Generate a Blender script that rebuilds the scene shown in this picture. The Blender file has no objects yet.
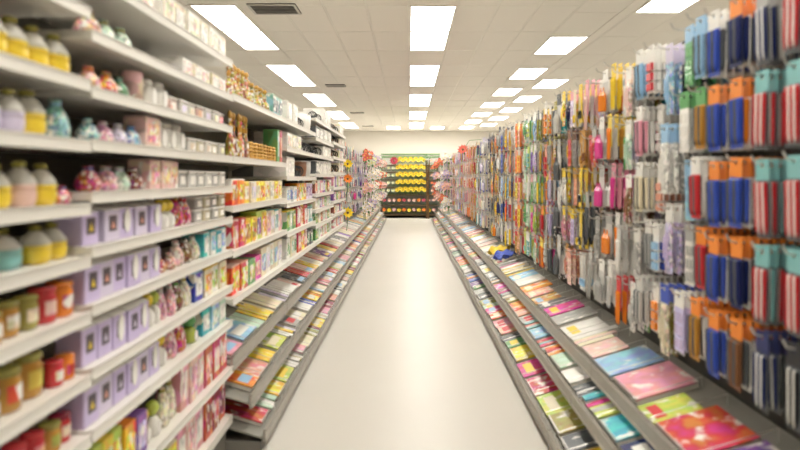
import bpy, math, random
from mathutils import Vector, Matrix
random.seed(7)
scene = bpy.context.scene
COL = scene.collection
PI = math.pi

# ------------------------------------------------------------------ camera
F, VX, VY, HC = 557.0, 409.0, 178.0, 1.35        # focal px, vanishing point px, eye height m
cam = bpy.data.cameras.new('camera'); camo = bpy.data.objects.new('camera', cam); COL.objects.link(camo)
camo.location = (0, 0, HC); camo.rotation_euler = (PI/2, 0, 0)
cam.sensor_width = 36.0; cam.lens = F/800*36.0
cam.shift_x = (400-VX)/800; cam.shift_y = (VY-225)/800
cam.clip_start = 0.05; cam.clip_end = 100
cam.dof.use_dof = True; cam.dof.focus_distance = 11.0; cam.dof.aperture_fstop = 1.7
scene.camera = camo
# ------------------------------------------------------------------ world, exposure
world = bpy.data.worlds.new('world'); scene.world = world; world.use_nodes = True
world.node_tree.nodes['Background'].inputs[0].default_value = (1, .97, .92, 1)
world.node_tree.nodes['Background'].inputs[1].default_value = 0.3
scene.view_settings.view_transform = 'Standard'; scene.view_settings.look = 'None'
scene.view_settings.gamma = 1; scene.view_settings.use_curve_mapping = False
scene.view_settings.exposure = 0.66
LAMP = 9.0                                        # strength of the ceiling light diffusers

# ------------------------------------------------------------------ materials
MATS = {}
def newmat(name):
    m = bpy.data.materials.new(name); m.use_nodes = True
    nt = m.node_tree; return m, nt, nt.nodes['Principled BSDF']
def plain(name, col, rough=.5, metal=0, noise=0.0, nscale=8, alpha=1, bump=0):
    m, nt, b = newmat(name)
    b.inputs['Base Color'].default_value = (*col, 1); b.inputs['Roughness'].default_value = rough
    b.inputs['Metallic'].default_value = metal; b.inputs['Alpha'].default_value = alpha
    if noise or bump:
        tc = nt.nodes.new('ShaderNodeTexCoord'); n = nt.nodes.new('ShaderNodeTexNoise'); n.inputs['Scale'].default_value = nscale
        n.inputs['Detail'].default_value = 4
        nt.links.new(tc.outputs['Object'], n.inputs['Vector'])
        r = nt.nodes.new('ShaderNodeMix'); r.data_type = 'RGBA'
        r.inputs[6].default_value = (*[c*(1-noise) for c in col], 1); r.inputs[7].default_value = (*[min(1, c*(1+noise)) for c in col], 1)
        nt.links.new(n.outputs['Fac'], r.inputs[0]); nt.links.new(r.outputs[2], b.inputs['Base Color'])
        if bump:
            bp = nt.nodes.new('ShaderNodeBump'); bp.inputs['Strength'].default_value = bump; bp.inputs['Distance'].default_value = .01
            nt.links.new(n.outputs['Fac'], bp.inputs['Height']); nt.links.new(bp.outputs['Normal'], b.inputs['Normal'])
    MATS[name] = m; return m
def tinted(name, rough=.45, pattern=None, alpha=1, pscale=14, coat=0):
    """surface whose colour is the object's own colour; pattern prints artwork on it"""
    m, nt, b = newmat(name); N = nt.nodes; L = nt.links
    oi = N.new('ShaderNodeObjectInfo'); b.inputs['Roughness'].default_value = rough; b.inputs['Alpha'].default_value = alpha
    b.inputs['Coat Weight'].default_value = coat
    out = oi.outputs['Color']
    if pattern:
        tc = N.new('ShaderNodeTexCoord'); ad = N.new('ShaderNodeVectorMath'); ad.operation = 'ADD'
        sc = N.new('ShaderNodeVectorMath'); sc.operation = 'SCALE'; sc.inputs[0].default_value = (37, 91, 53)
        L.new(oi.outputs['Random'], sc.inputs['Scale']); L.new(tc.outputs['Object'], ad.inputs[0]); L.new(sc.outputs[0], ad.inputs[1])
        soft = pattern.get('soft')
        v = N.new('ShaderNodeTexNoise' if soft else 'ShaderNodeTexVoronoi'); v.inputs['Scale'].default_value = pscale
        L.new(ad.outputs[0], v.inputs['Vector'])
        hs = N.new('ShaderNodeHueSaturation'); sep = N.new('ShaderNodeSeparateColor'); L.new(v.outputs['Color'], sep.inputs[0])
        mr = N.new('ShaderNodeMapRange'); mr.inputs['To Min'].default_value = .5-pattern['hue']; mr.inputs['To Max'].default_value = .5+pattern['hue']
        mr.inputs['From Min'].default_value = .3 if soft else 0; mr.inputs['From Max'].default_value = .7 if soft else 1; L.new(sep.outputs[0], mr.inputs['Value']); L.new(mr.outputs[0], hs.inputs['Hue'])
        mv = N.new('ShaderNodeMapRange'); mv.inputs['To Min'].default_value = pattern['v0']; mv.inputs['To Max'].default_value = pattern['v1']
        L.new(sep.outputs[1], mv.inputs['Value']); L.new(mv.outputs[0], hs.inputs['Value']); L.new(oi.outputs['Color'], hs.inputs['Color'])
        mx = N.new('ShaderNodeMix'); mx.data_type = 'RGBA'; mx.inputs[7].default_value = (.85, .82, .76, 1)
        gt = N.new('ShaderNodeMapRange'); gt.inputs['From Min'].default_value = pattern['white']; gt.inputs['From Max'].default_value = pattern['white']+(.12 if soft else .002)
        L.new(sep.outputs[2], gt.inputs['Value']); L.new(gt.outputs[0], mx.inputs[0]); L.new(hs.outputs[0], mx.inputs[6])
        out = mx.outputs[2]
    L.new(out, b.inputs['Base Color']); MATS[name] = m; return m

plain('floor', (.75, .725, .67), .37, noise=.035, nscale=1.3)
plain('wall', (.74, .70, .63), .8, noise=.02, nscale=.7)
plain('tile', (.92, .875, .795), .95, noise=.04, nscale=60, bump=.15)
plain('grid', (.92, .88, .80), .6)
plain('shelf_white', (.76, .735, .68), .38)
plain('shelf_back', (.17, .17, .145), .6, noise=.1)
plain('pegboard', (.075, .072, .062), .7, noise=.08)
plain('rail', (.40, .375, .33), .35, metal=.35, noise=.12, nscale=30)
plain('tray', (.27, .26, .225), .45, noise=.06, nscale=20)
plain('kick', (.20, .185, .16), .6)
plain('wire', (.72, .70, .66), .3, metal=.6)
plain('vent', (.62, .59, .54), .5); plain('vent_dark', (.10, .095, .085), .8)
plain('pages', (.83, .80, .72), .8)
plain('gold', (.62, .36, .08), .22, metal=.25, noise=.3, nscale=30)
plain('dark', (.03, .03, .03), .5)
plain('leaf', (.10, .23, .06), .6, noise=.2)
plain('brown', (.16, .085, .03), .8, noise=.3)
plain('petal_yellow', (.90, .66, .02), .55, noise=.1)
plain('petal_orange', (.86, .25, .02), .55, noise=.15)
plain('petal_red', (.55, .05, .10), .55, noise=.15)
plain('petal_coral', (.74, .16, .11), .55, noise=.15)
plain('petal_pink', (.80, .48, .46), .55, noise=.15)
plain('petal_lilac', (.52, .42, .62), .55, noise=.15)
plain('petal_white', (.82, .78, .74), .55, noise=.05)
plain('petal_pale', (.72, .76, .56), .55, noise=.15)
plain('olive', (.33, .30, .06), .55)
plain('white_card', (.86, .84, .80), .5)
plain('shadow_window', (.09, .07, .09), .35)  # dark window panel on the front of the candle boxes
plain('green_paint', (.17, .36, .12), .5)
plain('frost', (.80, .78, .70), .35, alpha=.62)
plain('film', (.85, .85, .85), .15, alpha=.30)
tinted('paint', .45); tinted('gloss', .22, coat=.3)
tinted('print', .4, dict(hue=.06, v0=.75, v1=1.25, white=.74), pscale=17)
tinted('art', .35, dict(hue=.16, v0=.5, v1=1.4, white=.68), pscale=22)
tinted('mixed', .3, dict(hue=.10, v0=.35, v1=1.3, white=.80), pscale=80)
tinted('cover', .4, dict(hue=.055, v0=.75, v1=1.25, white=.57, soft=1), pscale=3.5)
tinted('carton_print', .4, dict(hue=.05, v0=.8, v1=1.2, white=.86), pscale=3)
tinted('carton_art', .35, dict(hue=.12, v0=.6, v1=1.3, white=.75), pscale=6)
tinted('clear_tub', .25, alpha=.75)
m, nt, b = newmat('diffuser'); nt.nodes.remove(b)
e = nt.nodes.new('ShaderNodeEmission'); e.inputs[0].default_value = (1, .955, .87, 1); e.inputs[1].default_value = LAMP
nt.links.new(e.outputs[0], nt.nodes['Material Output'].inputs[0]); MATS['diffuser'] = m

C = dict(red=(.62,.04,.05), teal=(.22,.50,.50), blue=(.05,.10,.50), navy=(.02,.03,.13), orange=(.86,.26,.03), white=(.82,.80,.75),
  green=(.12,.38,.12), pink=(.78,.34,.42), magenta=(.70,.06,.30), yellow=(.85,.62,.05), grey=(.40,.40,.38), skyblue=(.30,.52,.74),
  lilac=(.60,.51,.76), brown=(.25,.11,.05), salmon=(.78,.36,.26), black=(.02,.02,.025), cream=(.78,.70,.50), lime=(.52,.62,.10),
  amber=(.55,.28,.05), purple=(.22,.09,.36), charcoal=(.10,.11,.12), blush=(.80,.55,.48), olive=(.36,.32,.07), silver=(.58,.57,.54),
  lavender=(.66,.60,.76), gold=(.60,.38,.08), turquoise=(.06,.50,.56), maroon=(.28,.02,.05), mint=(.50,.68,.52))

# ------------------------------------------------------------------ mesh helpers
class MB:
    def __init__(s): s.v=[]; s.f=[]; s.m=[]; s.mats=[]
    def mi(s, mat):
        if mat not in s.mats: s.mats.append(mat)
        return s.mats.index(mat)
    def add(s, vs, fs, mat, M=None):
        o=len(s.v); k=s.mi(mat)
        s.v += [tuple(M@Vector(v)) if M else tuple(v) for v in vs]
        s.f += [tuple(i+o for i in f) for f in fs]; s.m += [k]*len(fs); return s
    def box(s, a, b, mat, M=None):
        x0,y0,z0=a; x1,y1,z1=b
        return s.add([(x0,y0,z0),(x1,y0,z0),(x1,y1,z0),(x0,y1,z0),(x0,y0,z1),(x1,y0,z1),(x1,y1,z1),(x0,y1,z1)],
            [(0,3,2,1),(4,5,6,7),(0,1,5,4),(1,2,6,5),(2,3,7,6),(3,0,4,7)], mat, M)
    def bbox(s, a, b, mat, c=.004):
        """box with chamfered vertical and horizontal edges"""
        x0,y0,z0=a; x1,y1,z1=b
        vs=[]
        for z,i in ((z0,c),(z0+c,0),(z1-c,0),(z1,c)):
            for x,y in ((x0+c+i*.0,y0+i),(x1-c,y0+i),(x1-i,y0+c),(x1-i,y1-c),(x1-c,y1-i),(x0+c,y1-i),(x0+i,y1-c),(x0+i,y0+c)): vs.append((x,y,z))
        fs=[tuple(reversed(range(8))), tuple(range(24,32))]
        for r in range(3):
            for k in range(8): fs.append((r*8+k, r*8+(k+1)%8, r*8+8+(k+1)%8, r*8+8+k))
        return s.add(vs,fs,mat)
    def lathe(s, prof, mat, seg=14, M=None, cap=True):
        vs=[];fs=[];n=len(prof)
        for r,z in prof:
            for k in range(seg):
                a=2*PI*k/seg; vs.append((r*math.cos(a), r*math.sin(a), z))
        for i in range(n-1):
            for k in range(seg): fs.append((i*seg+k, i*seg+(k+1)%seg, (i+1)*seg+(k+1)%seg, (i+1)*seg+k))
        if cap: fs.append(tuple(reversed(range(seg)))); fs.append(tuple(range((n-1)*seg, n*seg)))
        return s.add(vs,fs,mat,M)
    def tube(s, pts, r, mat, seg=5):
        pts=[Vector(p) for p in pts]; vs=[];fs=[]
        for i,p in enumerate(pts):
            t=(pts[min(i+1,len(pts)-1)]-pts[max(i-1,0)]).normalized()
            u=t.cross(Vector((0,0,1)));  u = t.cross(Vector((0,1,0))) if u.length<.1 else u
            u.normalize(); w=t.cross(u)
            for k in range(seg):
                a=2*PI*k/seg; vs.append(p+u*r*math.cos(a)+w*r*math.sin(a))
        for i in range(len(pts)-1):
            for k in range(seg): fs.append((i*seg+k,i*seg+(k+1)%seg,(i+1)*seg+(k+1)%seg,(i+1)*seg+k))
        fs.append(tuple(range(seg))); fs.append(tuple(range((len(pts)-1)*seg,len(pts)*seg)))
        return s.add(vs,fs,mat)
    def mesh(s, name, smooth=False):
        me=bpy.data.meshes.new(name); me.from_pydata(s.v,[],s.f)
        for mt in s.mats: me.materials.append(MATS[mt])
        me.polygons.foreach_set('material_index', s.m)
        if smooth: me.polygons.foreach_set('use_smooth',[True]*len(s.f))
        me.update(); return me
def link(name, data, parent=None, loc=(0,0,0), rot=(0,0,0), scale=(1,1,1), color=None):
    o=bpy.data.objects.new(name,data); COL.objects.link(o)
    o.location=loc; o.rotation_euler=rot; o.scale=scale; o.parent=parent
    if color: o.color=(*color,1)
    return o
def tag(o, label, cat, group=None):
    o['label']=label; o['category']=cat
    if group: o['group']=group
    return o
def structure(o, label=None):
    o['kind']='structure'
    if label: o['label']=label
    return o
ONES=['','first','second','third','fourth','fifth','sixth','seventh','eighth','ninth','tenth','eleventh','twelfth','thirteenth','fourteenth','fifteenth','sixteenth','seventeenth','eighteenth','nineteenth']
TENS=['','','twenty','thirty','forty','fifty','sixty','seventy','eighty','ninety']; TENTH=['','','twentieth','thirtieth','fortieth','fiftieth','sixtieth','seventieth','eightieth','ninetieth']
def nth(n):
    if n<20: return ONES[n]
    if n>=100: return 'hundredth' if n==100 else 'hundred-and-'+nth(n-100)
    return TENTH[n//10] if n%10==0 else TENS[n//10]+'-'+ONES[n%10]
def px(x, y, d): return ((x-VX)/F*d, d, HC+(VY-y)/F*d)

# ------------------------------------------------------------------ room shell
CZ=3.5; Y0,Y1=-4.0,25.5; XL,XR=-9.0,9.0
mb=MB(); mb.box((XL,Y0,-.1),(XR,Y1,0),'floor'); structure(link('floor',mb.mesh('floor')),'smooth cream vinyl floor of the shop aisle')
mb=MB(); mb.box((XL-.1,Y0-.1,CZ+.03),(XR+.1,Y1+.1,CZ+.13),'tile'); ceiling=structure(link('ceiling',mb.mesh('ceiling')),'suspended beige tile ceiling with flush light panels')
for nm,a,b_ in (('wall_back',(XL,Y1,0),(XR,Y1+.1,CZ+.03)),('wall_front',(XL,Y0-.1,0),(XR,Y0,CZ+.03)),('wall_left',(XL-.1,Y0,0),(XL,Y1,CZ+.03)),('wall_right',(XR,Y0,0),(XR+.1,Y1,CZ+.03))):
    mb=MB(); mb.box(a,b_,'wall'); structure(link(nm,mb.mesh(nm)),'plain cream painted shop wall')
# lights: columns of 2x4 ft panels
def pair(starts): return [s+k*1.22 for s in starts for k in (0,1)]
cen=pair([6.94+3.66*k for k in range(-2,5)])
lef=pair([6.90+3.66*k for k in range(-2,5)])
ri1=[8.45+2.44*k for k in (-3,-2,0,1,2,3,4,5,6)]
ri2=[6.03+2.44*k for k in (-2,-1,0)]+[12.13+2.44*k for k in range(5)]
xl=[-4.58,-3.97,-3.36,-2.75,-2.14,-1.605,-1.07,-.535,0,.61,1.12,1.63,2.14,2.75,2.91,3.52,4.13,4.74]
fix={3:('left',lef),8:('central',cen),12:('right',ri1),14:('far right',ri2)}
fr=MB(); W,L=.61,1.22
for a,b_ in (((-W/2,-L/2,0),(W/2,-L/2+.03,.03)),((-W/2,L/2-.03,0),(W/2,L/2,.03)),((-W/2,-L/2+.03,0),(-W/2+.03,L/2-.03,.03)),((W/2-.03,-L/2+.03,0),(W/2,L/2-.03,.03))): fr.box(a,b_,'grid')
fr_me=fr.mesh('light_frame'); df=MB(); df.box((-W/2+.03,-L/2+.03,.008),(W/2-.03,L/2-.03,.022),'diffuser'); df_me=df.mesh('light_diffuser')
tile_me={}; grid=MB()
for ci in range(len(xl)-1):
    x0,x1=xl[ci],xl[ci+1]; w=x1-x0
    lights=fix[ci][1] if ci in fix else []
    for k,s in enumerate(sorted(lights)):
        o=link('ceiling_light',None,None,((x0+x1)/2,s+.61,CZ-.008))
        tag(o,'white rectangular ceiling light panel, %s from camera in the %s row of lights'%(nth(k+1),fix[ci][0]),'light','ceiling light panels')
        link('frame',fr_me,o); link('diffuser',df_me,o)
    if w<.3: grid.box((x0,-1,CZ+.006),(x1,Y1,CZ+.03),'tile'); continue
    ph=(lights[0] if lights else 6.94)%1.22
    y=ph+1.22*4
    while y<Y1-.1:
        ye=min(y+1.22,Y1)
        if not any(abs(s-y)<.35 or (s<y+1.2 and s+1.22>y+.02) for s in lights):
            key=(round(w,3),round(ye-y,3))
            if key not in tile_me:
                t=MB(); t.bbox((-w/2+.013,-(ye-y)/2+.013,0),(w/2-.013,(ye-y)/2-.013,.028),'tile',.004); tile_me[key]=t.mesh('ceiling_tile')
            link('ceiling_tile',tile_me[key],ceiling,((x0+x1)/2,(y+ye)/2,CZ))
        grid.box((x0,y-.011,CZ+.004),(x1,y+.011,CZ+.03),'grid'); y+=1.22
    grid.box((x0-.011,5,CZ+.002),(x0+.011,Y1,CZ+.03),'grid')
link('grid_bars',grid.mesh('grid_bars'),ceiling)
# extra single panels near the back wall
for x,lab in ((-.66,'white ceiling light panel by the back wall, left of the central lights'),(1.2,'white ceiling light panel by the back wall, right of the central lights')):
    o=link('ceiling_light',None,None,(x,23.6,CZ-.034)); tag(o,lab,'light','ceiling light panels'); link('frame',fr_me,o); link('diffuser',df_me,o)
vf=MB(); vf.box((-.3,-.2,0),(.3,.2,.012),'vent_dark')
vb=MB(); 
for a,b_ in (((-.3,-.2,-.012),(.3,-.17,0)),((-.3,.17,-.012),(.3,.2,0)),((-.3,-.17,-.012),(-.27,.17,0)),((.27,-.17,-.012),(.3,.17,0))): vb.box(a,b_,'vent')
vs_=MB(); vs_.box((-.27,-.012,-.010),(.27,.012,-.006),'vent',Matrix.Rotation(.5,4,'X'))
vfm,vbm,vsm=vf.mesh('vent_backing'),vb.mesh('vent_frame'),vs_.mesh('vent_slat')
for k,y in enumerate((7.05,12.9,18.3,23.0)):
    o=link('ceiling_vent',None,None,(-1.70,y,CZ-.014),(0,0,0),(1,1,1) if k==0 else (.75,.7,1)); tag(o,'grey slatted air vent in the ceiling, %s from camera'%nth(k+1),'vent','ceiling vents')
    link('backing',vfm,o); link('frame',vbm,o)
    for j in range(5): link('slat',vsm,o,(0,-.12+.06*j,0))

# ------------------------------------------------------------------ gondola bays
BAY=1.22; BY=[.30+BAY*i for i in range(15)]; G=.004
def ymesh(name,x0,x1,z0,z1,mat,tilt=0,L=BAY):
    """box running along the bay (y 0..L)"""
    mb=MB(); mb.box((x0,G,z0),(x1,L-G,z1),mat); return mb.mesh(name)
SLOPE=.30; TILT=math.atan(SLOPE)
TIERS={'R':[(.69,.05,.11,.56),(.80,.235,.30,.46),(.90,.365,.435,.36)],'L':[(.71,.05,.11,.54),(.78,.215,.28,.48),(.87,.40,.47,.39)]}
TIERN=['bottom','middle','top']
CACHE={}
def cached(key,fn):
    if key not in CACHE: CACHE[key]=fn()
    return CACHE[key]
def trays(root,side):
    s=1 if side=='R' else -1
    for ti,(xf,zb,zt,dep) in enumerate(TIERS[side]):
        def tr():
            mb=MB(); zs=zt-.04; x1=xf+dep
            P=[(xf+.008,zs-.008),(x1,zs-.008+dep*SLOPE),(x1,zs+dep*SLOPE),(xf+.008,zs)]
            ya,yb=G,BAY-G
            vs=[(s*x,ya,z) for x,z in P]+[(s*x,yb,z) for x,z in P]
            mb.add(vs,[(0,1,2,3),(7,6,5,4),(0,4,5,1),(1,5,6,2),(2,6,7,3),(3,7,4,0)],'tray'); return mb.mesh('tray')
        def lip():
            mb=MB(); a,b_=sorted((s*(xf-.004),s*(xf+.008))); mb.box((a,G,zb),(b_,BAY-G,zt),'rail')
            a,b_=sorted((s*(xf-.009),s*(xf-.004))); mb.box((a,G,zb),(b_,BAY-G,zb+.007),'rail'); mb.box((a,G,zt-.007),(b_,BAY-G,zt),'rail')
            return mb.mesh('price_lip')
        t=link('tray',cached((side,'tray',ti),tr),root); link('price_lip',cached((side,'lip',ti),lip),t)
        def wd():
            mb=MB(); z=zt-.035; e=.30
            pts=[(s*(xf+.012),0,z),(s*(xf+.012),0,zt+.012),(s*(xf+.03),0,zt+.02),(s*(xf+e),0,zt+.02+(e-.03)*SLOPE),(s*(xf+e),0,z+e*SLOPE)]
            mb.tube(pts,.0018,'wire',4); return mb.mesh('wire_divider')
        for y in DIV.get((side,ti),[]):
            y_=y-root.location.y
            if 0<y_<=BAY-.01: link('wire_divider',cached((side,'wd',ti),wd),t,(0,y_,0))
    def kick():
        mb=MB(); a,b_=sorted((s*(TIERS[side][0][0]+.02),s*1.26)); mb.box((a,G,0.0),(b_,BAY-G,.05),'kick'); return mb.mesh('kick_plate')
    link('kick_plate',cached((side,'kick'),kick),root)
XB=1.28
def back(root,side,top,mat):
    s=1 if side=='R' else -1
    def bk():
        mb=MB(); a,b_=sorted((s*XB,s*(XB+.03))); mb.box((a,G,0),(b_,BAY-G,top),mat); return mb.mesh('back_panel')
    link('back_panel',cached((side,'back',top,mat),bk),root)
    def up():
        mb=MB(); a,b_=sorted((s*(XB-.012),s*(XB-.0005))); mb.box((a,0.001,0.06),(b_,.026,top),'shelf_white'); return mb.mesh('upright')
    u=cached((side,'up',top),up); link('upright',u,root,(0,.002,0)); link('upright',u,root,(0,BAY-.030,0))
# book slots decided first so dividers can follow them
SLOTS={}; DIV={}
rb=random.Random(3)
for side,ys in (('R',.62),('L',2.76)):
    for ti in range(3):
        y=ys+rb.uniform(0,.1); SLOTS[(side,ti)]=[]; DIV[(side,ti)]=[]
        while y<17.1:
            if rb.random()<(.22 if y<9 else .4):       # a run of thin booklets
                n=rb.choice([3,4,5]); run=[]
                for k in range(n): w=rb.uniform(.038,.06); run.append((y+w/2,w*.93)); y+=w
                SLOTS[(side,ti)].append(('run' if y<9 else 'far',run))
            else:
                w=rb.uniform(.15,.28); SLOTS[(side,ti)].append(('book',[(y+w/2,w*.97)])); y+=w
            DIV[(side,ti)].append(y+.008); y+=.018
# right bays
HOOK_L=.262
def hookmesh(s):
    mb=MB(); mb.tube([(s*XB-s*.001,0,0),(s*(XB-HOOK_L+.02),0,0),(s*(XB-HOOK_L),0,.006),(s*(XB-HOOK_L-.010),0,.026)],.0034,'wire',5)
    a,b_=sorted((s*(XB-.004),s*(XB-.0005))); mb.box((a,-.012,-.02),(b_,.012,.02),'wire')
    return mb.mesh('peg_hook')
hook_me={'R':hookmesh(1),'L':hookmesh(-1)}
HZ=[1.905,1.650,1.395,1.140,.885]          # hook heights, top row first
bays={'R':[],'L':[]}
for i in range(14):
    r=link('pegboard_bay',None,None,(0,BY[i],0)); bays['R'].append(r)
    tag(r,'pegboard display bay with three sloping trays on the right, %s from camera'%nth(i+1),'display rack','display bays of the right side')
    back(r,'R',1.99,'pegboard'); trays(r,'R')
SHELF={0:[1.81,1.615,1.45,1.28,1.137,.985,.815,.65,.485],1:[1.92,1.755,1.60,1.455,1.31,1.16,1.0,.825,.655,.425],2:[1.765,1.455,1.21,.985,.75],
  3:[1.765,1.57,1.36,1.165,.955,.75],4:[1.91,1.73,1.57,1.39,1.20,1.05,.906,.75],5:[1.91,1.77,1.60,1.42,1.24,1.08,.92,.75]}
XS=.87
def shelf_me():
    mb=MB(); mb.box((-XB+.001,.003,-.022),(-XS-.004,BAY-.003,0),'shelf_white'); return mb.mesh('shelf')
def rail_me():
    mb=MB(); mb.box((-XS-.004,.003,-.030),(-XS+.004,BAY-.003,.003),'shelf_white'); mb.box((-XS+.004,.003,-.030),(-XS+.007,BAY-.003,-.026),'shelf_white'); mb.box((-XS+.004,.003,-.001),(-XS+.007,BAY-.003,.003),'shelf_white'); return mb.mesh('price_rail')
def brk_me():
    mb=MB(); mb.add([(-XB+.012,0,-.023),(-XB+.12,0,-.023),(-XB+.012,0,-.06),(-XB+.012,.006,-.023),(-XB+.12,.006,-.023),(-XB+.012,.006,-.06)],[(0,1,2),(5,4,3),(0,3,4,1),(1,4,5,2),(2,5,3,0)],'shelf_white'); return mb.mesh('bracket')
sm,rm,bm_=shelf_me(),rail_me(),brk_me()
for i in range(14):
    if i<6:
        r=link('shelving_bay',None,None,(0,BY[i],0))
        tag(r,'white metal shelving bay full of gift goods on the left, %s from camera'%nth(i+1),'shelving','shelving bays of the left side')
        back(r,'L',SHELF[i][0]+.02,'shelf_back')
        for z in SHELF[i]:
            sh=link('shelf',sm,r,(0,0,z)); link('price_rail',rm,sh); link('bracket',bm_,sh,(0,.03,0)); link('bracket',bm_,sh,(0,BAY-.036,0))
        if i<2:
            def bd():
                mb=MB(); mb.box((-XB+.001,G,.15),(-XS+.004,BAY-G,.19),'shelf_white'); mb.box((-XB+.001,G,0),(-XS-.03,BAY-G,.15),'kick'); return mb.mesh('base_deck')
            link('base_deck',cached('bd',bd),r)
        else: trays(r,'L')
    else:
        r=link('pegboard_bay',None,None,(0,BY[i],0))
        tag(r,'pegboard display bay with sloping trays on the far left, %s beyond the white shelves'%nth(i-5),'display rack','display bays of the left side')
        back(r,'L',1.93,'pegboard'); trays(r,'L')
    bays['L'].append(r)

# ------------------------------------------------------------------ shelf goods (front towards +x, origin at base centre)
def M1(fn,name,smooth=False):
    mb=MB(); fn(mb); return mb.mesh(name,smooth)
def ellipse(mb,rx,rz,cx,cz,x,mat,th=.003,n=14):
    vs=[(x,rx*math.cos(2*PI*k/n),cz+rz*math.sin(2*PI*k/n)) for k in range(n)]+[(x+th,rx*math.cos(2*PI*k/n),cz+rz*math.sin(2*PI*k/n)) for k in range(n)]
    mb.add(vs,[tuple(range(n,2*n)),tuple(reversed(range(n)))]+[(k,(k+1)%n,n+(k+1)%n,n+k) for k in range(n)],mat)
P={}   # prototype: (width along shelf, depth, height, [(part, mesh, colour key or None, [children])])
def proto(name,w,d,h,parts): P[name]=(w,d,h,parts)
# cup candle with cone cover
proto('cone_candle',.088,.088,.135,[
 ('cup',M1(lambda m:m.lathe([(.028,0),(.036,.003),(.0415,.018),(.0425,.036),(.040,.053),(.043,.055),(.043,.061),(.038,.062)],'gloss'),'cup',True),0,[]),
 ('cone_cover',M1(lambda m:m.lathe([(.041,.063),(.042,.067),(.035,.080),(.026,.095),(.015,.106),(.008,.108)],'frost'),'cone_cover',True),None,[
   ('ribbon_knob',M1(lambda m:m.lathe([(.007,.1085),(.015,.111),(.019,.118),(.013,.125),(.004,.127)],'olive',10),'ribbon_knob',True),None)])])
def jar_label(m):
    n=7; r=.0385; vs=[]
    for k in range(n):
        a=-.75+1.5*k/(n-1)
        for z in (.026,.068): vs.append((r*math.cos(a),r*math.sin(a),z))
    m.add(vs,[(2*k,2*k+2,2*k+3,2*k+1) for k in range(n-1)],'print')
proto('jar_candle',.08,.08,.105,[
 ('jar',M1(lambda m:m.lathe([(.030,0),(.036,.004),(.038,.02),(.038,.078),(.033,.086),(.033,.089)],'gloss'),'jar',True),0,[
   ('label',M1(jar_label,'jar_label'),1)]),
 ('lid',M1(lambda m:m.lathe([(.036,.0895),(.038,.092),(.038,.104),(.034,.107),(.006,.108)],'gloss'),'jar_lid',True),2,[])])
def bag(m):
    prof=[(.0,.72),(.009,.95),(.026,1.0),(.046,.95),(.064,.74),(.078,.46),(.085,.30),(.091,.30),(.099,.46)]
    seg=14; vs=[]
    rr=random.Random(5)
    for z,s in prof:
        for k in range(seg):
            a=2*PI*k/seg; j=1+rr.uniform(-.07,.07)
            vs.append((.044*s*j*math.cos(a),.058*s*j*math.sin(a),z))
    fs=[(i*seg+k,i*seg+(k+1)%seg,(i+1)*seg+(k+1)%seg,(i+1)*seg+k) for i in range(len(prof)-1) for k in range(seg)]
    fs.append(tuple(reversed(range(seg)))); m.add(vs,fs,'mixed')
proto('potpourri_bag',.118,.095,.10,[('pouch',M1(bag,'pouch',True),0,[]),
 ('tie',M1(lambda m:m.lathe([(.0180,.084),(.0195,.086),(.0195,.090),(.0180,.092)],'gloss',10),'tie'),1,[])])
proto('pillar_candle',.075,.075,.145,[
 ('wax',M1(lambda m:m.lathe([(.034,.012),(.034,.132),(.031,.136),(.010,.137)],'print',16),'wax',True),0,[]),
 ('base_ring',M1(lambda m:m.lathe([(.035,0),(.036,.002),(.036,.011),(.0345,.0118)],'gold',16),'base_ring'),None,[]),
 ('wick',M1(lambda m:m.lathe([(.002,.1372),(.002,.147)],'white_card',6),'wick'),None,[])])
def rjar(m): m.lathe([(.026,0),(.034,.006),(.039,.03),(.039,.06),(.033,.082),(.024,.092)],'gloss',16)
def rl(m): ellipse(m,.020,.036,0,.047,.0385,'white_card',.002)
proto('round_jar',.085,.085,.118,[('jar',M1(rjar,'round_jar_body',True),0,[('oval_label',M1(rl,'oval_label'),None)]),
 ('lid',M1(lambda m:m.lathe([(.025,.0925),(.027,.095),(.027,.112),(.022,.116),(.006,.118)],'gloss',14),'round_jar_lid',True),1,[])])
def tub(m): m.bbox((-.04,-.038,0),(.04,.038,.05),'clear_tub',.006)
proto('votive_tub',.082,.086,.06,[('tub',M1(tub,'tub'),0,[('label',M1(lambda m:m.box((.0402,-.024,.012),(.0412,.024,.040),'print'),'tub_label'),1)]),
 ('lid',M1(lambda m:m.bbox((-.042,-.040,.0503),(.042,.040,.060),'white_card',.004),'tub_lid'),None,[])])
def lbox(m): m.bbox((-.042,-.041,0),(.042,.041,.112),'paint',.003)
def ltop(m):
    m.add([(-.042,-.041,.1123),(.042,-.041,.1123),(.042,.041,.1123),(-.042,.041,.1123),(-.004,-.041,.128),(-.004,.041,.128)],[(0,1,4),(3,5,2),(1,2,5,4),(0,4,5,3),(3,2,1,0)],'paint')
def lwin(m): m.box((.0421,-.021,.036),(.0428,.021,.092),'shadow_window')
def lfl(m): m.add([(.0432,-.011,.047),(.0432,.011,.047),(.0432,0,.074)],[(0,1,2)],'paint')
proto('boxed_candle',.085,.086,.13,[('carton',M1(lbox,'lilac_carton'),0,[('window',M1(lwin,'window'),None),('candle_print',M1(lfl,'flame'),1)]),
 ('gable_flap',M1(ltop,'gable_flap'),2,[])])
def loval(m): ellipse(m,.019,.046,0,.066,.0445,'white_card',.002)
proto('tagged_boxed_candle',.085,.086,.13,P['boxed_candle'][3]+[('oval_tag',M1(loval,'oval_tag'),None,[])])
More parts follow.
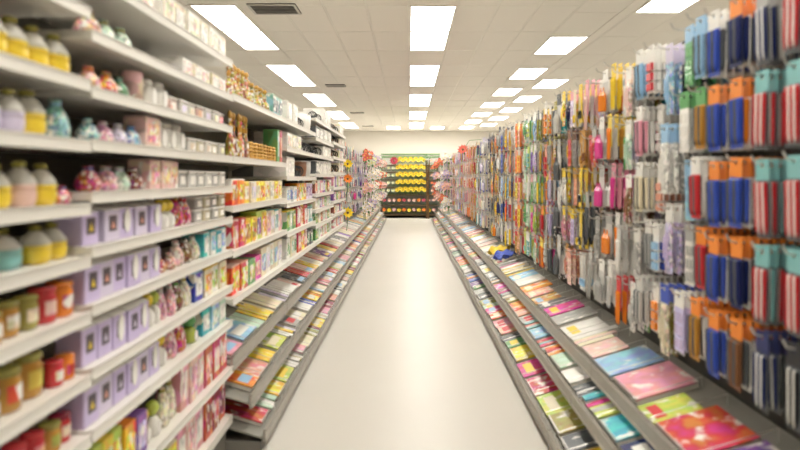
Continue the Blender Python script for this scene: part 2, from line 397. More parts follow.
proto('ball_freshener',.08,.07,.125,[
 ('bottle',M1(lambda m:m.lathe([(.024,0),(.030,.004),(.032,.035),(.026,.060),(.016,.070)],'gloss',14),'bottle',True),1,[('oval_label',M1(lambda m:ellipse(m,.015,.024,0,.032,.0315,'white_card',.002),'b_label'),None)]),
 ('ball_cap',M1(lambda m:m.lathe([(.010,.0705),(.022,.078),(.029,.092),(.029,.102),(.022,.116),(.008,.123)],'gloss',14),'ball_cap',True),0,[])])
def carton(m): m.bbox((-.5,-.5,0),(.5,.5,.94),'carton_print',.02)
def cart_top(m): m.bbox((-.5,-.5,.941),(.5,.5,1.0),'paint',.02)
def cart_pan(m): m.box((.501,-.36,.18),(.515,.36,.78),'carton_art')
proto('carton',1,1,1,[('body',M1(carton,'carton_body'),0,[('printed_panel',M1(cart_pan,'printed_panel'),1)]),('lid',M1(cart_top,'carton_lid'),2,[])])
def gb(m): m.lathe([(.022,0),(.030,.004),(.032,.03),(.028,.075),(.014,.105),(.010,.125),(.010,.165),(.014,.170),(.014,.176),(.006,.177)],'mixed',14)
proto('gold_bottle',.07,.07,.215,[('bottle',M1(gb,'gold_bottle_body',True),1,[]),
 ('stopper',M1(lambda m:m.lathe([(.007,.1773),(.013,.183),(.017,.195),(.012,.209),(.003,.215)],'gold',10),'stopper',True),None,[]),
 ('neck_band',M1(lambda m:m.lathe([(.0125,.128),(.0135,.130),(.0135,.150),(.0125,.152)],'gloss',12),'neck_band'),0,[])])
def beads(m,z0,R):
    rr=random.Random(int(z0*1e4))
    for k in range(16):
        a=2*PI*k/16; m.lathe([(.003,-.011),(.010,-.006),(.011,.003),(.006,.010),(.002,.012)],'gold',6,Matrix.Translation((R*math.cos(a),R*math.sin(a),z0+rr.uniform(-.002,.002))))
bead=[('bead_ring',M1(lambda m,z=z,R=R:beads(m,z,R),'bead_ring',True),None,[]) for z,R in ((.0145,.046),(.034,.046),(.056,.045),(.078,.044),(.1,.042))]
proto('bead_garland',.115,.115,.115,bead)
def wireball(m):
    for k in range(5):
        a=PI*k/5; m.tube([(.045*math.cos(t)*math.cos(a),.045*math.cos(t)*math.sin(a),.047+.045*math.sin(t)) for t in [2*PI*j/14 for j in range(15)]],.003,'dark',4)
proto('wire_ornament',.1,.1,.1,[('wire_cage',M1(wireball,'wire_cage'),None,[]),('inner_cup',M1(lambda m:m.lathe([(.012,.002),(.02,.006),(.024,.05),(.02,.051)],'gloss',10),'inner_cup'),0,[])])
def basket(m): m.lathe([(.40,0),(.46,.04),(.5,.5),(.5,.92),(.47,.93),(.43,.2)],'paint',18,cap=False); m.lathe([(.01,.1),(.42,.1)],'paint',18,cap=False)
def brim(m): m.lathe([(.475,.931),(.505,.94),(.505,.985),(.47,1.0),(.455,.97)],'gloss',18,cap=False)
proto('canister',1,1,1,[('body',M1(basket,'canister_body',True),0,[]),('rim',M1(brim,'canister_rim',True),1,[])])

COUNT={}
def spawn(kind,name,label,cat,group,loc,rotz=0,scale=(1,1,1),cols=()):
    cols=list(cols)+['white']*3
    o=link(name,None,None,loc,(0,0,rotz),scale); tag(o,label,cat,group)
    for pn,me,ck,ch in P[kind][3]:
        p=link(pn,me,o,color=C[cols[ck]] if ck is not None else None)
        for pn2,me2,ck2 in ch: link(pn2,me2,p,color=C[cols[ck2]] if ck2 is not None else None)
    return o
KN={'cone_candle':('cup candle with cone lid','candle'),'jar_candle':('jar candle with label','candle'),'potpourri_bag':('bag of mixed potpourri','bag'),
 'pillar_candle':('tall pillar candle','candle'),'round_jar':('round jar with oval label','jar'),'votive_tub':('clear votive tub','tub'),
 'boxed_candle':('boxed candle with dark window','box'),'tagged_boxed_candle':('boxed candle with white tag','box'),'ball_freshener':('ball-capped bottle','bottle'),
 'carton':('printed carton','box'),'gold_bottle':('gold glass bottle','bottle'),'bead_garland':('coiled gold bead garland','garland'),'wire_ornament':('black wire ornament','ornament'),'canister':('round canister','canister')}
BN=['nearest left bay','second left bay','third left bay','fourth left bay','fifth left bay','sixth left bay']
ALONG={}
rs=random.Random(11)
def put(bay,si,x0,x1,kind,cols,n=None,h=None,w=None,dep=None,lift=0,stack=None,jit=.02,s=1.0):
    """row of goods on shelf si of a bay between two photo columns (positions along the shelf front)"""
    XF=.89; z=(SHELF[bay]+([.19] if bay<2 else []))[si]
    zs=SHELF[bay]+([.19] if bay<2 else [.47]); lim=(zs[si-1]-z-.040) if si else 9
    if h and not stack: h=min(h,lim)
    ya,yb=[XF*F/(VX-x) for x in (x0,x1)]
    ya=max(ya,BY[bay]+.012); yb=min(yb,BY[bay+1]-.012)
    pw,pd,ph,_=P[kind]
    if kind in('carton','canister'):
        w=w or .1; n=n or max(1,int((yb-ya)/w+.25)); pitch=(yb-ya)/n; dd=dep or min(.2,pitch*1.1)
        if kind=='canister': dd=pitch*.96
        sc=(dd,pitch*.96,h or .13)
    else:
        n=n or max(1,int((yb-ya)/pw+.3)); pitch=(yb-ya)/n; k=min(s,pitch*.98/pw); sc=(k,k,k*(h/ph if h else 1)); dd=pd*k
        if h: sc=(k,k,h/ph)
        if sc[2]*ph*(stack or 1)>lim: sc=(sc[0],sc[1],lim/ph/(stack or 1)-.01)
    for i in range(n):
        cc=cols[i%len(cols)]; cc=cc.split('/') if isinstance(cc,str) else cc
        y=ya+pitch*(i+.5)
        for lv in range(stack or 1):
            key=(bay,si); ALONG[key]=ALONG.get(key,0)+1
            look,cat=KN[kind]
            look=(cc[0]+' '+look) if kind not in('gold_bottle','bead_garland','wire_ornament') else look
            o=spawn(kind,kind,'%s, %s item along %s shelf down in %s'%(look,nth(ALONG[key]),nth(si+1),BN[bay]),cat,'goods on the left shelves',
              (-XF-dd/2-rs.uniform(0,.012),y,z+.0005+lv*(sc[2]*(1 if kind in('carton','canister') else ph)+.0008)),
              rs.uniform(-jit,jit) if kind!='carton' else rs.uniform(-.012,.012)*0,sc,cc)
# --- nearest bay
put(0,0,-75,36,'potpourri_bag',['blush/olive','mint/olive'],2)
put(0,0,40,90,'potpourri_bag',['maroon/white','teal/white'],2)
put(0,1,-75,82,'cone_candle',['yellow'],6); 
put(0,2,-75,34,'cone_candle',['lavender','yellow','lavender'],4); put(0,2,34,58,'cone_candle',['yellow'],1); put(0,2,60,90,'potpourri_bag',['teal/skyblue'],1,h=.105)
put(0,3,-75,2,'cone_candle',['yellow'],3); put(0,3,2,25,'cone_candle',['yellow'],1); put(0,3,25,47,'cone_candle',['blush'],1); put(0,3,47,66,'cone_candle',['yellow'],1); put(0,3,67,91,'potpourri_bag',['red/blue'],1)
put(0,4,-75,8,'jar_candle',['yellow/white/orange'],4); put(0,4,9,39,'cone_candle',['teal'],1,s=1.25); put(0,4,40,78,'cone_candle',['yellow'],2)
put(0,5,-75,10,'jar_candle',['brown/olive/amber','amber/cream/olive'],4); put(0,5,12,48,'jar_candle',['amber/cream/olive','olive/cream/olive'],2,s=1.1); put(0,5,47,82,'jar_candle',['red/blush/red','orange/red/orange'],2)
put(0,6,-75,8,'jar_candle',['brown/cream/silver','olive/cream/silver'],4); put(0,6,9,32,'jar_candle',['amber/red/olive'],1); put(0,6,33,56,'jar_candle',['amber/gold/olive'],1); put(0,6,57,84,'jar_candle',['red/cream/red','orange/red/orange'],2)
put(0,7,-75,20,'jar_candle',['maroon/cream/silver','red/salmon/red'],5); put(0,7,22,86,'jar_candle',['red/blush/red','red/salmon/red','amber/olive/olive','red/cream/maroon'],4)
put(0,8,-75,86,'jar_candle',['red/blush/red','orange/cream/red','amber/olive/olive'],8)
# --- second bay
put(1,0,93,163,'potpourri_bag',['blush/pink','pink/white','white/white','blush/white'],4); put(1,0,163,234,'carton',['white/cream/white','cream/white/white'],6,h=.115,dep=.16)
put(1,1,93,141,'potpourri_bag',['salmon/olive','mint/olive','mint/olive'],3); put(1,1,183,232,'carton',['white/blush/white','cream/white/white'],5,h=.075,dep=.14)
put(1,2,93,138,'potpourri_bag',['salmon/orange','orange/olive','green/teal'],3); put(1,2,138,153,'pillar_candle',['blush'],1,h=.12); put(1,2,153,172,'round_jar',['white/white'],2,h=.10); put(1,2,172,231,'votive_tub',['blush/salmon','white/lavender','white/cream'],7)
put(1,3,93,146,'potpourri_bag',['teal/white','pink/white','lavender/white','skyblue/blue'],4); put(1,3,146,161,'carton',['blush/salmon/blush'],1,h=.105,dep=.08); put(1,3,162,190,'round_jar',['white/white'],3,h=.105); put(1,3,190,231,'votive_tub',['white/cream','cream/white'],5)
put(1,4,93,152,'potpourri_bag',['red/blue','pink/teal','mint/lavender','maroon/white'],4,s=1.05); put(1,4,152,181,'carton',['blush/salmon/blush'],3,h=.118,dep=.08); put(1,4,181,231,'votive_tub',['silver/white','white/white'],6,h=.07)
def lilac(si,xe,n,pat):
    XF=.89; ya=BY[1]+.012; yb=XF*F/(VX-xe); p=(yb-ya)/n
    for i in range(n):
        x0=VX-XF*F/(ya+p*i); x1=VX-XF*F/(ya+p*(i+1))
        put(1,si,x0,x1,'tagged_boxed_candle' if pat[i]=='t' else 'boxed_candle',['lilac/yellow'] if i==0 else ['lavender/salmon'] if pat[i]=='s' else ['lilac/lavender'],1)
lilac(5,164,5,'-stst'); lilac(6,163,6,'-s-tst'); lilac(7,152,5,'--t-t'); lilac(8,163,6,'-s-tst')
put(1,5,164,180,'ball_freshener',['yellow/white'],2,h=.11); put(1,5,180,198,'potpourri_bag',['red/red'],2,h=.12); put(1,5,198,231,'votive_tub',['silver/white','cream/white'],4,stack=2)
put(1,6,164,181,'potpourri_bag',['orange/white','salmon/white'],2); put(1,6,181,206,'potpourri_bag',['blush/white','brown/white','cream/white'],3,h=.10); put(1,6,206,231,'carton',['turquoise/white/white','white/skyblue/turquoise'],4,h=.11,dep=.1)
put(1,7,153,166,'ball_freshener',['yellow/white','lime/white'],2,h=.12); put(1,7,166,180,'potpourri_bag',['pink/white'],2,h=.12); put(1,7,180,197,'potpourri_bag',['brown/green','cream/olive'],2,h=.12); put(1,7,197,231,'carton',['blue/white/skyblue','cream/orange/yellow','white/lime/yellow','cream/yellow/cream'],4,h=.125,dep=.1)
put(1,8,164,174,'ball_freshener',['yellow/white'],1,h=.12); put(1,8,174,192,'potpourri_bag',['pink/red','red/white'],2,h=.125); put(1,8,192,205,'ball_freshener',['green/lime'],1,h=.115); put(1,8,205,231,'carton',['turquoise/white/turquoise','skyblue/mint/white','mint/white/white'],3,h=.115,dep=.1)
put(1,9,94,126,'carton',['lime/yellow/lime','yellow/lime/yellow'],3,h=.15,dep=.1); put(1,9,126,148,'carton',['orange/yellow/orange','purple/lilac/purple'],2,h=.14,dep=.1); put(1,9,148,166,'ball_freshener',['yellow/cream','lime/white'],2,h=.125); put(1,9,166,183,'potpourri_bag',['cream/olive'],2,h=.15); put(1,9,183,206,'carton',['pink/blush/magenta','blush/pink/pink'],3,h=.19,dep=.1); put(1,9,206,231,'carton',['red/salmon/maroon','red/blush/red'],3,h=.18,dep=.1)
put(1,10,94,180,'carton',['yellow/lime/cream','cream/white/lime'],7,h=.15,dep=.12); put(1,10,180,206,'carton',['pink/white/pink','blush/pink/blush'],3,h=.17,dep=.1); put(1,10,206,231,'carton',['red/maroon/red','maroon/red/salmon'],3,h=.18,dep=.1)
# --- third bay
put(2,0,233,253,'gold_bottle',['amber/gold','olive/amber','salmon/gold'],6); put(2,0,253,272,'gold_bottle',['cream/gold','gold/olive'],5,h=.15); put(2,0,273,286,'carton',['teal/charcoal/mint'],3,h=.14,dep=.2,w=.12)
put(2,1,233,252,'gold_bottle',['amber/gold','gold/orange','amber/brown'],7,h=.24); put(2,1,252,279,'bead_garland',['gold'],6,stack=None); put(2,1,279,287,'carton',['green/teal/green','red/salmon/maroon'],2,h=.23,dep=.1)
put(2,2,233,246,'carton',['orange/amber/white','orange/yellow/white'],2,h=.135,dep=.1); put(2,2,246,262,'carton',['yellow/cream/yellow','cream/lavender/white'],3,h=.12,dep=.1); put(2,2,262,287,'carton',['yellow/orange/yellow','cream/yellow/cream','cream/white/cream'],5,h=.12,dep=.1)
put(2,3,233,246,'carton',['red/salmon/blush','red/orange/red'],2,h=.15,dep=.1); put(2,3,246,258,'carton',['yellow/amber/yellow'],2,h=.14,dep=.1); put(2,3,258,268,'carton',['lime/purple/lime','yellow/orange/lime'],2,h=.165,dep=.1); put(2,3,268,287,'carton',['blush/pink/cream','cream/lavender/cream','white/teal/turquoise'],4,h=.15,dep=.1)
put(2,4,233,249,'carton',['orange/yellow/blush','red/yellow/salmon'],2,h=.15,dep=.13); put(2,4,249,262,'carton',['green/lime/green','magenta/pink/magenta'],2,h=.14,dep=.1); put(2,4,262,287,'carton',['cream/skyblue/cream','white/lavender/cream','cream/mint/white'],5,h=.17,dep=.1)
# --- fourth bay
put(3,0,288,298,'carton',['white/white/white'],2,h=.16,dep=.25); put(3,0,298,306,'wire_ornament',['white'],3); put(3,0,306,315,'canister',['white/white'],2,h=.16)
put(3,1,288,302,'carton',['white/cream/white','cream/white/white'],3,h=.12,dep=.25); put(3,1,302,315,'wire_ornament',['silver'],4)
put(3,2,288,296,'carton',['white/white/white'],1,h=.15,dep=.25); put(3,2,296,306,'wire_ornament',['charcoal'],3); put(3,2,306,315,'canister',['brown/white','silver/white'],2,h=.14)
put(3,3,288,298,'carton',['white/skyblue/silver','silver/blue/white'],3,h=.12,dep=.1); put(3,3,298,307,'carton',['orange/amber/orange','yellow/lime/yellow'],3,h=.14,dep=.1); put(3,3,307,315,'carton',['lavender/purple/white'],3,h=.14,dep=.1)
put(3,4,288,297,'carton',['green/lime/yellow','mint/white/lime'],3,h=.15,dep=.1); put(3,4,297,308,'carton',['red/white/maroon','yellow/red/yellow'],3,h=.18,dep=.1); put(3,4,308,315,'carton',['teal/white/green'],2,h=.15,dep=.1)
put(3,5,288,298,'carton',['white/green/white','cream/mint/cream'],3,h=.15,dep=.1); put(3,5,298,308,'carton',['red/blush/red','yellow/orange/yellow'],3,h=.18,dep=.1); put(3,5,308,315,'carton',['charcoal/green/charcoal'],2,h=.13,dep=.1)
# --- fifth and sixth bays
for si in range(8):
    rr=random.Random(40+si)
    hs=[.14,.13,.11,.13,.13,.10,.10,.11][si]
    if si<4:
        put(4,si,316,324,'carton' if si%2 else 'wire_ornament',['charcoal','silver/white/white'],2,h=hs if si%2 else None); put(4,si,324,333,'carton',['white/white/white'],2,h=hs+.03,dep=.22)
        put(5,si,334,340,'wire_ornament',['brown','silver'],3); put(5,si,340,346,'carton',['cream/white/white','blush/white/white'],3,h=hs,dep=.2)
    else:
        pal=['purple/lilac/lavender','white/mint/white','brown/orange/cream','salmon/white/cream','cream/white/white','green/lime/mint','pink/white/blush']
        rr.shuffle(pal)
        put(4,si,316,333,'carton',pal[:5],7,h=hs,dep=.12); put(5,si,334,346,'carton',pal[2:],7,h=hs,dep=.12)

# ------------------------------------------------------------------ notebooks lying in the trays
def book_cover(m): m.bbox((0,-.5,.72),(1,.5,1.0),'cover',.01)
def book_pages(m): m.box((.01,-.49,0),(.99,.49,.715),'pages')
def book_full(m): m.box((0,-.5,.72),(1,.5,1),'cover'); m.box((.01,-.49,0),(.99,.49,.72),'pages')
def book_title(m): m.box((.12,-.34,1.003),(.34,.34,1.02),'paint')
bk_c,bk_p,bk_f,bk_t=M1(book_cover,'book_cover'),M1(book_pages,'book_pages'),M1(book_full,'book'),M1(book_title,'book_title')
def spiral(m):
    for k in range(18):
        y=-.47+.94*k/17
        m.box((-.006,y-.010,.02),(.03,y+.010,1.12),'wire')
bk_s=M1(spiral,'spiral')
PAL={'R':{2:['purple','red','lime','pink','skyblue','blush','cream','white','grey','magenta','charcoal','amber','salmon','orange','white','skyblue','yellow','white','silver','cream','white','grey','silver','white','cream'],
      1:['navy','turquoise','lime','charcoal','white','mint','orange','red','skyblue','teal','grey','salmon','orange','olive','grey','maroon','magenta','amber','charcoal','grey','silver','white','charcoal','silver'],
      0:['charcoal','olive','lime','red','magenta','yellow','green','charcoal','salmon','pink','orange','magenta','mint','olive','charcoal','grey','green','purple','blue','orange','charcoal','silver','white']},
     'L':{2:['pink','skyblue','mint','yellow','cream','lavender','white','blush','charcoal','red','blush','yellow','white','salmon','cream','purple','white','yellow','red','white','cream'],
      1:['orange','salmon','yellow','lime','white','grey','cream','white','blue','yellow','orange','cream','pink','lavender','white','red','white','cream','skyblue'],
      0:['red','mint','yellow','lime','white','pink','cream','olive','yellow','white','pink','maroon','salmon','white','charcoal','cream','white','blush','silver']}}
SIDEW={'R':'right','L':'left'}
rk=random.Random(21); FARB=MB()
for h in C: plain('hdr_'+h,C[h],.45)
for (side,ti),slots in SLOTS.items():
    s=1 if side=='R' else -1; xf,zb,zt,dep=TIERS[side][ti]; pal=PAL[side][ti]; idx=0
    nm=0; d0={('R',2):1.7,('R',1):2.1,('R',0):2.45}.get((side,ti),0)
    for form,pieces in slots:
        y=pieces[0][0]
        if y<d0: cname=rk.choice(pal)
        else: cname=pal[idx] if idx<len(pal) else rk.choice(pal); idx+=1
        if form=='far':
            for yc,bw in pieces:
                th=rk.uniform(.012,.035); off=.022+th*.31
                M=Matrix.Translation((s*(xf+off),yc,zt-.04+(off-.008)*SLOPE+.0045))@(Matrix.Rotation(PI if s<0 else 0,4,'Z'))@Matrix.Rotation(-TILT,4,'Y')@Matrix.Diagonal((.26,bw,th,1))
                FARB.box((0,-.5,.7),(1,.5,1),'hdr_'+rk.choice(pal+['white','cream','silver']),M); FARB.box((.01,-.49,0),(.99,.49,.7),'pages',M)
            continue
        for pi,(yc,bw) in enumerate(pieces):
            nm+=1
            cn=cname if pi in(0,2) else rk.choice(pal+['white','cream','silver'])
            D=[.26,.27,rk.choice([.20,.24,.27])][ti]; th=rk.uniform(.012,.032)
            spir=rk.random()<.45 and form=='book'
            kind='spiral_notebook' if spir else 'thin_booklet' if form=='run' else rk.choice(['notebook','colouring_book','paper_pad'])
            words={'spiral_notebook':'spiral notebook','notebook':'bound notebook','colouring_book':'printed colouring book','paper_pad':'paper pad','thin_booklet':'thin booklet'}[kind]
            lab='%s %s, %s from camera in the %s tray on the %s'%(cn,words,nth(nm),TIERN[ti],SIDEW[side])
            off=.022+th*.31+rk.uniform(0,.015)
            X=s*(xf+off); Z=zt-.04+(off-.008)*SLOPE+.0045
            rot=(0,-TILT,0) if side=='R' else (0,-TILT,PI)
            sc=(D,bw,th)
            if y<6.5 and form=='book':
                o=link(kind,None,None,(X,yc,Z),rot,sc); tag(o,lab,'book','%s tray books on the %s'%(TIERN[ti],SIDEW[side]))
                link('page_block',bk_p,o); c=link('cover',bk_c,o,color=C[cn])
                if spir: link('spiral_binding',bk_s,o)
                else: link('title_panel',bk_t,c,color=C[rk.choice(['white','yellow','cream','red','skyblue'])])
            else:
                o=link(kind,bk_f,None,(X,yc,Z),rot,sc,C[cn]); tag(o,lab,'book','%s tray books on the %s'%(TIERN[ti],SIDEW[side]))

# ------------------------------------------------------------------ goods hanging on the peg hooks (origin at the hook hole, front towards -x)
o=link('thin_booklets',FARB.mesh('thin_booklets'),None); o['kind']='stuff'; tag(o,'runs of thin booklets filling the far ends of the sloping trays','book')
def hcard(m,w,mat): # header card with hanging hole left open at the top edge
    m.box((-.0012,-w/2,-.045),(.0012,w/2,-.006),mat); m.box((-.0012,-w/2,-.006),(.0012,-.010,.018),mat); m.box((-.0012,.010,-.006),(.0012,w/2,.018),mat); m.box((-.0012,-.010,.009),(.0012,.010,.018),mat)
def pens(m,w,h,n,mat,r=.0055,alt=None):
    for k in range(n):
        y=-w/2+.012+(w-.024)*k/(n-1)
        M=Matrix.Translation((-.0075,y,-.05-h))
        m.lathe([(.001,.004),(r*.7,.016),(r,.03),(r,h*.72),(r*1.15,h*.73),(r*1.15,h-.004),(r*.6,h)],alt if alt and k%2 else mat,6,M)
def kinds(kind,m,part,hm='paint',bm='paint'):
    if kind=='pen_pack':
        w,h=.092,.165
        if part in('h','a'): hcard(m,w,hm)
        if part in('c','a'): m.box((-.001,-w/2,-.05-h),(.001,w/2,-.0455),'hdr_charcoal' if part=='a' else 'paint')
        if part in('g','a'): pens(m,w,h-.006,5,bm,alt='hdr_white')
    if kind=='marker_pack':
        w,h=.098,.155
        if part in('h','a'): hcard(m,w,hm)
        if part in('c','a'): m.box((-.001,-w/2,-.05-h),(.001,w/2,-.0455),'hdr_white' if part=='a' else 'paint')
        if part in('g','a'): pens(m,w,h-.006,4,bm,.0085,'hdr_charcoal')
    if kind=='scissors_card':
        w,h=.085,.165
        if part in('h','a'): hcard(m,w,hm)
        if part in('c','a'): m.box((-.001,-w/2,-.05-h),(.001,w/2,-.0455),hm if part=='a' else 'paint')
        if part in('g','a'):
            for s in (-1,1):
                R=Matrix.Translation((-.005,0,-.135))@Matrix.Rotation(s*.12,4,'X')
                m.add([(0,-.006,0),(0,.006,0),(0,.001*s,.078),(-.003,-.006,0),(-.003,.006,0),(-.003,.001*s,.078)],[(0,1,2),(5,4,3),(0,3,4,1),(1,4,5,2),(2,5,3,0)],'wire',R)
                pts=[(0,s*.017+.015*math.cos(t),-.030+.022*math.sin(t)) for t in [2*PI*j/10 for j in range(11)]]
                mm=MB(); mm.tube(pts,.0045,bm,5); m.add(mm.v,mm.f,bm,Matrix.Translation((-.006,0,-.135)))
    if kind=='glue_card':
        w,h=.085,.16
        if part in('h','a'): hcard(m,w,hm)
        if part in('c','a'): m.box((-.001,-w/2,-.05-h),(.001,w/2,-.0455),'hdr_silver' if part=='a' else 'paint')
        if part in('g','a'):
            for y in (-.021,.021):
                M=Matrix.Translation((-.019,y,-.205)); m.lathe([(.012,0),(.0165,.004),(.0165,.085),(.011,.096),(.005,.108),(.003,.13)],bm,8,M)
    if kind=='sticker_sheet':
        w,h=.094,.165
        if part in('h','a'): hcard(m,w,hm)
        if part in('c','a'): m.box((-.001,-w/2,-.05-h),(.001,w/2,-.0455),'cover')
        if part in('g','a'):
            for j in range(6): m.box((-.0032,-w/2+.012+.04*(j%2),-.20+.05*(j//2)),(-.0012,-w/2+.042+.04*(j%2),-.165+.05*(j//2)),bm)
    if kind=='brush_set':
        w,h=.07,.17
        if part in('h','a'): hcard(m,w,hm)
        if part in('c','a'): m.box((-.001,-w/2,-.05-h*.6),(.001,w/2,-.0455),hm if part=='a' else 'paint')
        if part in('g','a'):
            for k in range(4):
                M=Matrix.Translation((-.0065,-.024+.016*k,-.05-h)); m.lathe([(.001,0),(.0035,.02),(.0045,.06),(.003,.115),(.0045,.118),(.0045,.135),(.006,.15),(.001,.165)],bm,6,M)
    if kind=='eraser_card':
        w,h=.088,.14
        if part in('h','a'): hcard(m,w,hm)
        if part in('c','a'): m.box((-.001,-w/2,-.05-h),(.001,w/2,-.0455),hm if part=='a' else 'paint')
        if part in('g','a'):
            for j in range(3): m.box((-.013,-.034,-.180+.043*j),(-.0012,.034,-.148+.043*j),bm)
    if kind=='clear_pouch':
        w,h=.09,.17
        if part in('h','a'): hcard(m,w,hm)
        if part in('c','a'):
            vs=[];n=6
            for i in range(n):
                z=-.046-h*i/(n-1); b=.010*math.sin(PI*min(1,(i+.3)/(n-.4)))+.0012
                for y,k in ((-w/2,.15),(-w/4,.8),(0,1),(w/4,.8),(w/2,.15)): vs.append((-b*k-.001,y,z))
                for y,k in ((w/2,.15),(0,1),(-w/2,.15)): vs.append((b*k+.001,y,z))
            fs=[(i*8+k,i*8+(k+1)%8,(i+1)*8+(k+1)%8,(i+1)*8+k) for i in range(n-1) for k in range(8)]+[tuple(range(8)),tuple(range((n-1)*8,n*8))]
            m.add(vs,fs,'mixed')
        if part in('g','a'):
            for j,y in enumerate((-.024,0,.024)): m.box((-.0165,y-.004,-.19+.012*j),(-.0125,y+.004,-.075-.01*j),bm)
    return m
KINDN={'pen_pack':('pen pack','pens'),'marker_pack':('marker pack','markers'),'scissors_card':('scissors card','scissors'),'glue_card':('glue bottle card','glue_bottles'),'clear_pouch':('stuffed pouch','contents'),'sticker_sheet':('sticker sheet','stickers'),'brush_set':('brush set','brushes'),'eraser_card':('eraser card','erasers')}
def part_me(kind,part): return cached((kind,part),lambda:kinds(kind,MB(),part,'paint','gloss').mesh(kind+'_'+part))
def whole_me(kind,hdr,mat='gloss'): return cached((kind,'a',hdr),lambda:kinds(kind,MB(),'a','hdr_'+hdr,mat).mesh(kind))
NEAR=[ # distance, kind, five rows of body/header/backing from the top
 (1.12,'pen_pack','red/white red/teal red/teal red/teal white/white'),(1.25,'pen_pack','red/white red/teal red/teal red/teal white/white'),
 (1.38,'pen_pack','red/white red/teal red/teal red/teal silver/white'),(1.51,'pen_pack','red/white red/teal red/teal red/teal black/black'),
 (1.64,'pen_pack','navy/grey red/teal red/teal red/teal navy/navy'),(1.77,'marker_pack','navy/orange blue/orange blue/orange navy/orange brown/orange'),
 (1.90,'pen_pack','blue/white blue/orange blue/orange blue/orange blue/orange'),(2.03,'marker_pack','skyblue/skyblue amber/green red/white red/orange amber/orange'),
 (2.16,'pen_pack','green/skyblue white/green skyblue/skyblue grey/grey lilac/white'),(2.30,'clear_pouch','skyblue/lavender white/skyblue mint/skyblue lilac/white cream/blue'),
 (2.44,'pen_pack','red/white silver/white salmon/white skyblue/white orange/white'),(2.58,'marker_pack','skyblue/white pink/white cream/white grey/white silver/silver'),
 (2.72,'clear_pouch','blush/white mint/white brown/white silver/white silver/white'),(2.86,'pen_pack','white/blush green/cream pink/magenta white/silver orange/red'),
 (3.00,'pen_pack','yellow/yellow orange/yellow magenta/pink orange/white silver/white'),(3.14,'glue_card','orange/white magenta/white magenta/grey orange/grey grey/white'),
 (3.28,'clear_pouch','lilac/white red/grey brown/brown grey/grey grey/silver'),(3.42,'pen_pack','blush/pink brown/red black/black charcoal/grey grey/silver'),
 (3.56,'scissors_card','black/yellow brown/amber black/yellow black/yellow skyblue/silver'),(3.70,'scissors_card','yellow/cream amber/amber yellow/charcoal yellow/charcoal skyblue/white'),
 (3.84,'pen_pack','lilac/pink red/brown salmon/amber lilac/yellow blush/salmon'),(3.98,'clear_pouch','yellow/yellow yellow/lavender white/yellow pink/yellow salmon/amber'),
 (4.12,'glue_card','silver/charcoal charcoal/grey charcoal/silver charcoal/silver charcoal/silver'),(4.26,'clear_pouch','olive/grey amber/grey charcoal/silver charcoal/silver charcoal/grey'),
 (4.40,'marker_pack','charcoal/olive grey/olive lavender/pink lilac/grey charcoal/grey'),(4.54,'pen_pack','orange/white red/salmon pink/white lilac/red silver/grey'),
 (4.68,'marker_pack','amber/yellow yellow/amber orange/yellow red/orange orange/yellow'),(4.82,'pen_pack','olive/charcoal amber/olive yellow/green orange/yellow red/yellow'),
 (4.96,'clear_pouch','skyblue/white lilac/white mint/white lime/pink mint/red'),(5.10,'pen_pack','blue/white purple/white green/pink magenta/lime orange/lilac'),
 (5.24,'glue_card','skyblue/white red/white lime/skyblue purple/lime red/blush'),(5.38,'marker_pack','white/skyblue lilac/white pink/green lime/yellow yellow/magenta'),
 (5.52,'clear_pouch','silver/white skyblue/white mint/lavender lime/green orange/lime'),(5.66,'pen_pack','charcoal/white navy/silver grey/white lime/green mint/lime'),
 (5.80,'scissors_card','blue/silver grey/white navy/silver green/mint lime/mint')]
ROWN=['top','second','third','fourth','lowest']
rp=random.Random(77)
def bay_of(y): return min(13,max(0,int((y-BY[0])/BAY)))
def clear_joint(y):
    f=(y-BY[0])%BAY; return y+max(0,.018-f)-max(0,f-(BAY-.018))
def add_hook(side,y,z):
    r=bays[side][bay_of(y)]; link('peg_hook',hook_me[side],r,(0,y-r.location.y,z))
SWAP={6:'marker_pack',8:'sticker_sheet',10:'eraser_card',13:'brush_set',14:'brush_set',17:'brush_set',20:'sticker_sheet',25:'eraser_card',27:'brush_set',29:'sticker_sheet',33:'eraser_card',2:'pen_pack',4:'pen_pack'}
g='packs hanging on the right peg hooks'
WID={'brush_set':.8,'glue_card':.95,'clear_pouch':.75,'sticker_sheet':.75}
NEAR=NEAR[:30]
